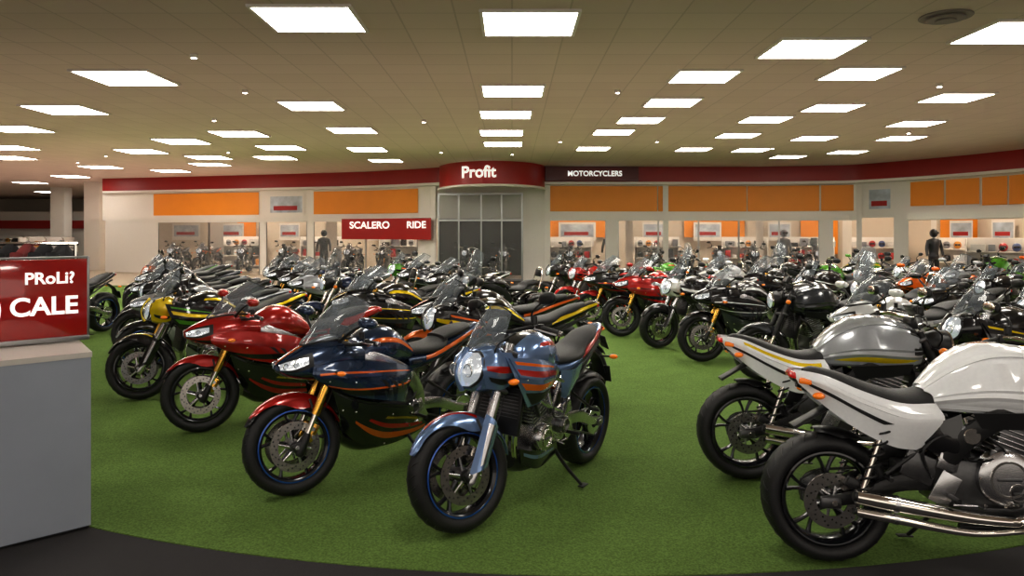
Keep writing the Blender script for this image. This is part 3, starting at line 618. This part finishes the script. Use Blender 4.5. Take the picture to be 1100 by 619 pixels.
LP=[(-2.15,7.97),(.19,8.14),(3.7,9.25),(-5.69,11.0),(2.8,10.9),(4.98,10.7),(5.76,8.5),(.015,12.0),(2.8,13.05),(7.5,12.6),(-3.6,13.4),(-8.3,13.85),(-.12,14.4),(5.85,13.6),(5.1,15.0),(2.6,15.1),(8.45,15.6),(-10.9,16.4),(-3.56,16.6),(-.24,17.0),(-6.3,17.2),(2.3,16.9),(5.3,17.5),(7.3,18),(9.4,18),
 (-8.25,18.6),(-10.4,20.9),(-.23,19.2),(2.2,20.2),(4.97,20.4),(-3.96,20.4),(9.5,21.1),(8.3,22.4),(-7.2,22.7),(-10.1,24.9),(-4,23.6),(-14.3,25.9),(-15.3,22.7),(-17.9,30.2),(-20,26),(-22,34),(-26,41.8),(-20,38),(-28,36),(-13.5,20),(-17,18.5),
 (-4.2,4),(.3,3.2),(4.6,4),(-7.5,6.5),(7.8,6.2),(-12,11.5),(0,-1.5),(-5,-.5),(5,-.5),(11,10),(11.5,14.5),(-6.2,20.0),(-9.2,22.6),(6.6,20.6),(-12.6,27.5)]
INL=[(-12,33),(-8,32.5),(-4,31),(0,30),(4,29.5),(8,29.5),(12,28.5),(15,24),(-14,36),(16.5,20)]
def ps(x,y):
    if y<10.4: return .98
    if x>1 : return .84
    return .95 if x>-5 else 1.06
mb=MB()
for x,y in LP: mb.box((x,y,3.985),(ps(x,y),ps(x,y)*.92,.03),0,bev=.004)
mb.obj('ceiling_light_panels',[mLight])
mb=MB()
for x,y in INL: mb.box((x,y,3.985),(1.2,1.2,.03),0,bev=.004)
mb.obj('shop_ceiling_light_panels',[mLightIn])
mb=MB()
for x,y in LP:
    a=ps(x,y); h=a*.92
    for dx,dy,sx,sy in ((-a/2-.02,0,.04,h+.08),(a/2+.02,0,.04,h+.08),(0,-h/2-.02,a,.04),(0,h/2+.02,a,.04)): mb.box((x+dx,y+dy,3.985),(sx,sy,.03),0,bev=.004)
mb.obj('trim_light_frames',[mWhite])
mb=MB()
for x,y in [(-4.1,9.6),(-4.3,12),(1.7,12),(-6,15),(6.6,11.5),(-1.8,15.2),(1.2,18.5),(-8,21),(7,20),(-2,21),(3.6,18.5),(9,16.9),(-12,22),(-14,24),(0,21.5)]:
    mb.cyl((x,y,3.95),(x,y,4.0),.05,0,16); mb.cyl((x,y,3.945),(x,y,3.95),.035,1,16)
mb.obj('ceiling_spotlights',[mWhite,mLight])
mb2=MB(); mb2.cyl((0,0,-.02),(0,0,0),.26,0,32); mb2.cyl((0,0,-.045),(0,0,-.02),.19,0,32,bev=.3); mb2.cyl((0,0,-.06),(0,0,-.045),.10,0,32); mb2.obj('ceiling_air_diffuser',[mat('diffuser_metal',(.2,.17,.15),.5,noise=.1)],(4.6,7.9,4.0))

# ------------------------------------------------------------ shop front
FP=[(-.55,32),(-.37,30.2),(-.1875,28.3),(-.10,26.6),(.041,26.2),(.175,26.3),(.33,26.3),(.456,25.6),(.57,23.2),(.6875,20.7),(.80,18.2),(.93,15.6)]
def fd(t):
    if t<=FP[0][0]: return FP[0][1]
    for (a,b),(c,d) in zip(FP,FP[1:]):
        if a<=t<=c: return b+(d-b)*(t-a)/(c-a)
    return FP[-1][1]
def fpt(t,off=0,dd=None):
    d=(dd or fd)(t); p=V((t*d,d,0)); n=V((-t,-1,0)).normalized(); return p+n*off
def strip(name,t0,t1,z0,z1,off,th,m,par=None,dd=None,n=None):
    n=n or max(2,int((t1-t0)*60)+1); rows=[]
    for i in range(n+1):
        t=t0+(t1-t0)*i/n; a=fpt(t,off,dd); b=fpt(t,off-th,dd)
        rows.append([(a.x,a.y,z0),(a.x,a.y,z1),(b.x,b.y,z1),(b.x,b.y,z0)])
    mb=MB(); mb.grid(rows,0,closev=True,caps=True); o=mb.obj(name,[m],angle=30)
    if par: o.parent=par
    return o
def P(px): return (px-550)/800
strip('trim_1',P(110),.93,3.47,4.0,.30,.5,mRed)
strip('trim_2',P(110),.93,3.38,3.47,.36,.5,mWhite)
strip('wall_shopfront',P(110),.93,2.2,3.40,.0,.25,mWhite)
for i,(a,b,z0,z1) in enumerate([(165,278,2.42,3.32),(337,449,2.42,3.30),(588,706,2.45,3.34),(707,802,2.45,3.34),(803,880,2.45,3.34),(882,917,2.45,3.34),(978,1014,2.55,3.32),(1016,1052,2.55,3.32),(1055,1082,2.5,3.32),(1084,1190,2.5,3.32)]):
    strip('orange_wall_panel',P(a),P(b),z0,z1,.05,.05,mOrange)
strip('trim_3',P(165),P(468),2.12,2.26,.10,.2,mWhite); strip('trim_4',P(585),P(925),2.12,2.28,.10,.2,mWhite)
strip('trim_5',P(975),.93,2.10,2.32,1.2,1.2,mWhite)
def bulge(t):
    c=-.0265;h=.0735; q=1-((t-c)/h)**2; return 26.4-2.6*math.sqrt(max(q,0))
sign=strip('main_sign_fascia',P(472),P(585),3.26,4.0,.0,.3,mRed2,dd=bulge,n=40)
strip('main_sign_lip',P(470),P(586),3.19,3.26,.06,.36,mWhite,par=sign,dd=bulge,n=40)
sign2=strip('secondary_sign_fascia',P(586),P(686),3.50,3.98,.55,.3,mDkRed)
def ctext(txt,size,t0,z,off,dd,par,name='lettering',sx=1):
    cu=bpy.data.curves.new(name,'FONT'); cu.body=txt; cu.size=size; cu.extrude=.02; cu.align_x='CENTER'; cu.align_y='CENTER'; cu.offset=size*.025
    ob=bpy.data.objects.new('tmp',cu); COL.objects.link(ob); bpy.context.view_layer.update()
    me=bpy.data.meshes.new_from_object(ob); bpy.data.objects.remove(ob)
    for v in me.vertices:
        x,y,zz=v.co; t=t0+x*sx/dd(t0); p=fpt(t,off+zz,dd); v.co=(p.x,p.y,z+y)
    me.materials.clear(); me.materials.append(mText); o=bpy.data.objects.new(name,me); COL.objects.link(o); o.parent=par
ctext('Profit',.52,P(514),3.64,.04,bulge,sign,sx=.95)
ctext('MOTORCYCLERS',.25,P(639),3.73,.59,fd,sign2)
s3=strip('red_shop_sign',P(367),P(463),1.45,2.22,.45,.1,mRed2); ctext('SCALERO',.36,P(397),1.97,.48,fd,s3); ctext('RIDE',.34,P(447),1.97,.48,fd,s3)
mPoster=mat('poster_print',(.45,.5,.6),.4,noise=.8,nscale=2.5)
def poster(a,b,z0,z1,off):
    o=strip('motorcycle_poster',P(a),P(b),z0,z1,off,.04,mWhite); h=z1-z0
    strip('print',P(a+(b-a)*.06),P(b-(b-a)*.06),z0+h*.2,z1-h*.12,off+.01,.02,mPoster,par=o); strip('print_bar',P(a+(b-a)*.15),P(b-(b-a)*.2),z0+h*.3,z0+h*.48,off+.02,.02,mRed2,par=o)
for a,b in ((288,327),(932,958)): poster(a,b,2.30,3.25,.05)
for a,b in ((113,127),(158,170),(279,286),(330,337),(449,469),(562,586),(651,664),(880,895),(960,976),(1140,1160)):
    strip('column',P(a),P(b),0,2.25,.02,.35,mWhite)
for a in (462,585,712,920):
    strip('tall_column',P(a),P(a+6),0,3.4,.12,.3,mWhite)
strip('wall_shopfront_left',P(127),P(158),0,2.25,-.02,.15,mWhite)
lob=bpy.data.objects.new('glass_entrance_doors',None); COL.objects.link(lob)
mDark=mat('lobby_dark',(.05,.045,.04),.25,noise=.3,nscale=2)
strip('glazing',P(470),P(562),.05,3.05,.30,.02,mGlass,par=lob)
for a in (470,492,516,538,560): strip('mullion',P(a),P(a+1.8),0,3.08,.35,.10,mFrame,par=lob)
for z in (.02,2.1,3.02): strip('transom',P(470),P(562),z,z+.07,.35,.10,mFrame,par=lob)
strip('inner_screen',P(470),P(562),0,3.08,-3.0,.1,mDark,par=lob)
for k,(a,b) in enumerate([(170,279),(286,330),(337,449),(590,651),(664,880)]):
    w=bpy.data.objects.new('window_%d'%(k+1),None); COL.objects.link(w)
    strip('glazing',P(a),P(b),.05,2.12,-.05,.015,mGlass,par=w)
    m=max(1,round((b-a)/45))
    for i in range(m+1): q=a+(b-a)*i/m; strip('mullion',P(q)-.0012,P(q)+.0012,0,2.12,.0,.08,mFrame,par=w)
strip('wall_shop_interior',P(113),.93,0,3.9,-6.0,.2,mWall)
strip('shop_floor',P(113),.93,0,.02,.2,6.1,mTile)
for a,b,z0,z1 in ((590,650,1.5,2.3),(735,800,1.5,2.3),(860,900,.8,2.3),(255,275,1.2,2.3),(1010,1050,.9,2.3)):
    strip('interior_orange_panel',P(a),P(b),z0,z1,-5.8,.1,mOrange)
for a,b in ((600,640),(690,715),(745,775),(825,850),(185,215),(300,322),(235,262),(1065,1090),(395,430),(1020,1045)): poster(a,b,1.35,2.15,-5.6)
for a,b in ((225,240),(350,362),(672,680),(812,820),(905,915),(1000,1006)): strip('white_partition',P(a),P(b),0,2.6,-3.1,.3,mWhite)
pal=[mat('stock',c,.35,coat=.5,noise=.1) for c in ((.4,.02,.02),(.7,.7,.7),(.02,.02,.025),(.05,.08,.2),(.6,.25,.03),(.03,.03,.03),(.6,.58,.55),(.25,.25,.27))]
def shelf(seed):
    r=random.Random(seed); mb=MB()
    for x in (-.9,.9): mb.box((x,0,.75),(.04,.4,1.5),0,bev=.005)
    mb.box((0,.2,.75),(1.8,.02,1.5),0,bev=.003)
    for z in (.15,.62,1.09): 
        mb.box((0,0,z),(1.8,.42,.03),0,bev=.004)
        x=-.78
        while x<.75:
            c=1+r.randrange(len(pal))
            if r.random()<.5:
                mb.ell((x+.12,-.02,z+.145),(.12,.14,.13),c,12,16,e=2.2); mb.box((x+.12,-.135,z+.155),(.17,.05,.07),3,bev=.02); x+=.34
            else:
                w=r.uniform(.15,.4); h=r.uniform(.12,.36); mb.box((x+w/2,0,z+.017+h/2),(w,.3,h),c,bev=.006); x+=w+.08
    return mb.mesh('display_shelf',[mWhite]+pal)
SH=[shelf(k) for k in range(4)]
def put_shelf(t,off,k):
    p=fpt(t,off); o=bpy.data.objects.new('display_shelf',SH[k%4]); COL.objects.link(o); o.location=(p.x,p.y,.021)
    o.rotation_euler=(0,0,-math.atan2(t,1))
k=0
for px in (262,345,430,612,705,800,870,935,1040,1120,1200):
    put_shelf(P(px),-4.8,k); k+=1
put_shelf(P(1075),-1.5,k)
mSkinM=mat('mannequin_plastic',(.6,.58,.55),.4,noise=.03)
def mannequin(seed):
    mb=MB()
    mb.loft([(1.50,.06,.06,-.05,.05),(1.46,.17,.17,-.08,.08),(1.38,.21,.21,-.11,.11),(1.2,.17,.17,-.11,.11),(1.02,.15,.15,-.10,.10),(.90,.17,.17,-.11,.11),(.82,.12,.12,-.09,.09)],0,20,20,e=2.3)
    R=Matrix(((0,0,1,0),(0,1,0,0),(1,0,0,0),(0,0,0,1))); mb.v=[R@p for p in mb.v]
    for sg in (-1,1):
        mb.tube([(0,sg*.18,1.43),(.02,sg*.25,1.18),(.08,sg*.27,.94)],[.055,.048,.038],0,12,n=12)
        mb.tube([(0,sg*.085,.88),(.02,sg*.10,.50),(0,sg*.11,.10)],[.085,.062,.045],1,12,n=12); mb.ell((.04,sg*.11,.05),(.13,.045,.05),1,8,14)
    mb.cyl((0,0,1.48),(0,0,1.56),.045,2,12); mb.ell((0,0,1.66),(.13,.12,.14),3,14,18); mb.box((.10,0,1.67),(.07,.19,.075),4,bev=.02); mb.cyl((0,0,0),(0,0,.01),.22,2,24)
    return mb.mesh('dressed_mannequin',[pal[(2,5,7)[seed%3]],BM[SEAT],mSkinM,pal[(2,5,7)[seed%3]],BM[PL]])
MN=[mannequin(i) for i in range(3)]
for i,(px,off) in enumerate(((348,-.7),(655,-1.3),(842,-.6),(1003,-.6))):
    p=fpt(P(px),off); o=bpy.data.objects.new('dressed_mannequin',MN[i%3]); COL.objects.link(o); o.location=(p.x,p.y,.021); o.rotation_euler=(0,0,-pi/2-.3*math.sin(i*2))
for px,off,a in ((190,-1.5,-95),(222,-1.5,-100),(262,-1.5,-85),(308,-1.6,-98),(378,-1.5,-100),(412,-1.5,-92),(500,-1.4,-95),(538,-1.4,-85),(612,-1.5,-100),(700,-1.5,-94),(735,-1.5,-90),(770,-1.5,-100),(805,-1.5,-95),(868,-1.6,-84)):
    p=fpt(P(px),off); bike(rnd.choice(kinds),p.x,p.y,a,0,rnd.choice(cols),pK,pK,rnd.choice(cols),pK,1.04).location.z+=.016
boxo('wall_display_far',(-25,46.5,1.5),(20,.2,3.0),mWhite)
boxo('trim_6',(-25,46.2,2.2),(20,.3,.5),mRed)
for i,x in enumerate(range(-34,-16,3)):
    s_=bpy.data.objects.new('display_shelf',SH[i%4]); COL.objects.link(s_); s_.location=(x,45.6,0.004)
for x,y in ((-19,34),(-23,38),(-26,32)): boxo('column',(x,y,2),(.7,.7,4),mWhite)
for i,(x,y) in enumerate([(-16.5,28.5),(-19,33),(-21.5,36.5)]):
    s_=bpy.data.objects.new('display_shelf',SH[i%4]); COL.objects.link(s_); s_.location=(x-2,y+1,0.004)
for x,y in ((-16.4,26.9),(-15.4,25.0),(-17.7,23.2)): rbike(x,y,-60)
rbike(-7.25,12.0,-110,[pK])

# ------------------------------------------------------------ counter, sign, clothes rack
mCnt=mat('counter_laminate',(.33,.36,.42),.45,noise=.12,nscale=3,bump=.05)
mTop=mat('counter_top',(.60,.57,.53),.3,noise=.05)
cnt=MB(); A=V((-2.42,4.28,0)); d1=V((-.72,-.695,0)); d2=V((-.596,.803,0)).normalized()
def ring(o,l,w,z): 
    a=A-d1*o-d2*o; return [tuple(a)[:2]+(z,),tuple((a+d1*(l+2*o)))[:2]+(z,),tuple((a+d1*(l+2*o)+d2*(w+2*o)))[:2]+(z,),tuple((a+d2*(w+2*o)))[:2]+(z,)]
def slab(mb,o,l,w,z0,z1,mi):
    r0=ring(o,l,w,z0); r1=ring(o,l,w,z1); mb.grid([r0,r1],mi,closev=True,caps=True)
slab(cnt,-.008,1.9,.78,.0055,.02,2); slab(cnt,0,1.9,.78,.02,.985,0); slab(cnt,.006,1.9,.78,.985,1.015,1)
cnt.obj('reception_counter',[mCnt,mTop,BM[PL]],angle=30)
mSignP=mat('red_acrylic',(.40,.015,.012),.12,coat=1,noise=.15,nscale=5)
ang=math.atan2(.695,.72); base=A+d2*.56+V((.045,.03,0)); sg=MB()
sg.box((-.55,0,.275),(1.1,.02,.49),0,bev=.004); sg.box((-.55,-.002,.02),(1.1,.05,.03),1,bev=.004); sg.box((-.002,0,.27),(.014,.03,.52),1,bev=.003); sg.box((-.55,0,.53),(1.1,.03,.012),1,bev=.003)
so=sg.obj('counter_sign',[mSignP,mFrame],tuple(base+V((0,0,1.0155))),(0,0,ang))
def ftext(txt,size,loc,par,m=mText):
    cu=bpy.data.curves.new('lettering','FONT'); cu.body=txt; cu.size=size; cu.extrude=.002; cu.offset=size*.025; cu.align_x='RIGHT'; cu.materials.append(m)
    o=bpy.data.objects.new('lettering',cu); COL.objects.link(o); o.parent=par; o.location=loc; o.rotation_euler=(pi/2,0,0)
ftext('PRoLi?',.10,(-.08,-.014,.37),so); ftext('CALE',.155,(-.06,-.014,.18),so)
sg=MB(); sg.tube([(-.60+.12*math.cos(a),-.013,.22+.16*math.sin(a)) for a in [2*pi*i/32 for i in range(32)]],.012,0,6,closed=True); q=sg.obj('ring_logo',[mText]); q.parent=so
cl=MB(); mJ=mat('jacket_fabric',(.015,.015,.018),.8,bump=.4,bscale=60); 
for x in (-.9,.9):
    cl.tube([(x,0,0.02),(x,0,1.60)],.015,1,8); cl.tube([(x,-.28,.03),(x,.28,.03)],.018,1,8)
cl.tube([(-.92,0,1.6),(.92,0,1.6)],.016,1,8)
for k in range(13):
    x=-.8+.133*k; c=0 if k%5 else 2
    rows=[]
    for (z,hw,dp) in ((1.52,.05,.03),(1.50,.10,.04),(1.45,.21,.05),(1.3,.24,.055),(1.1,.23,.06),(.85,.24,.06),(.80,.23,.05)):
        rows.append([(x+dp*math.cos(a),hw*sp(math.sin(a),2.5),z+.07) for a in [2*pi*i/20 for i in range(20)]])
    cl.grid(rows,c,closev=True,caps=True)
    for sgn in (-1,1): cl.tube([(x,sgn*.20,1.52),(x,sgn*.27,1.27),(x+.01,sgn*.28,.97)],[.05,.05,.04],c,10,n=10)
    cl.tube([(x,0,1.56),(x,.0,1.60),(x,.02,1.64),(x,-.01,1.65)],.004,1,6)
cl.obj('clothes_rack',[mJ,BM[CHR],mat('red_jacket',(.2,.02,.02),.7,bump=.3)],(-4.62,6.2,0.006),(0,0,.2))

# ------------------------------------------------------------ light + camera
def ceiling_fill(x,y,sx,sy,power):  # added fill light facing up to brighten the ceiling, no fitting in the room
    l=bpy.data.lights.new('ceiling_fill_light','AREA'); l.shape='RECTANGLE'; l.size=sx; l.size_y=sy; l.energy=power; l.color=(1,.72,.60)
    o=bpy.data.objects.new('ceiling_fill_light',l); COL.objects.link(o); o.location=(x,y,2.3); o.rotation_euler=(pi,0,0)
ceiling_fill(-1,4,20,8,25); ceiling_fill(0,15,24,12,190); ceiling_fill(-16,27,14,16,170)
w=bpy.data.worlds.new('World'); bpy.context.scene.world=w; w.use_nodes=True
w.node_tree.nodes['Background'].inputs[0].default_value=(.70,.64,.56,1); w.node_tree.nodes['Background'].inputs[1].default_value=1.5
cam=bpy.data.cameras.new('camera'); co_=bpy.data.objects.new('camera',cam); COL.objects.link(co_)
co_.location=(0,0,1.7); co_.rotation_euler=(pi/2,0,0); cam.sensor_width=36; cam.lens=36*800/1100; cam.shift_y=-59.5/1100; cam.clip_end=200
bpy.context.scene.camera=co_
bpy.context.scene.view_settings.view_transform='Standard'
bpy.context.scene.view_settings.exposure=.3
bpy.context.scene.view_settings.gamma=.86
print('faces',{k:len(m.polygons) for k,m in MESH.items()}, 'objs',len(bpy.data.objects))
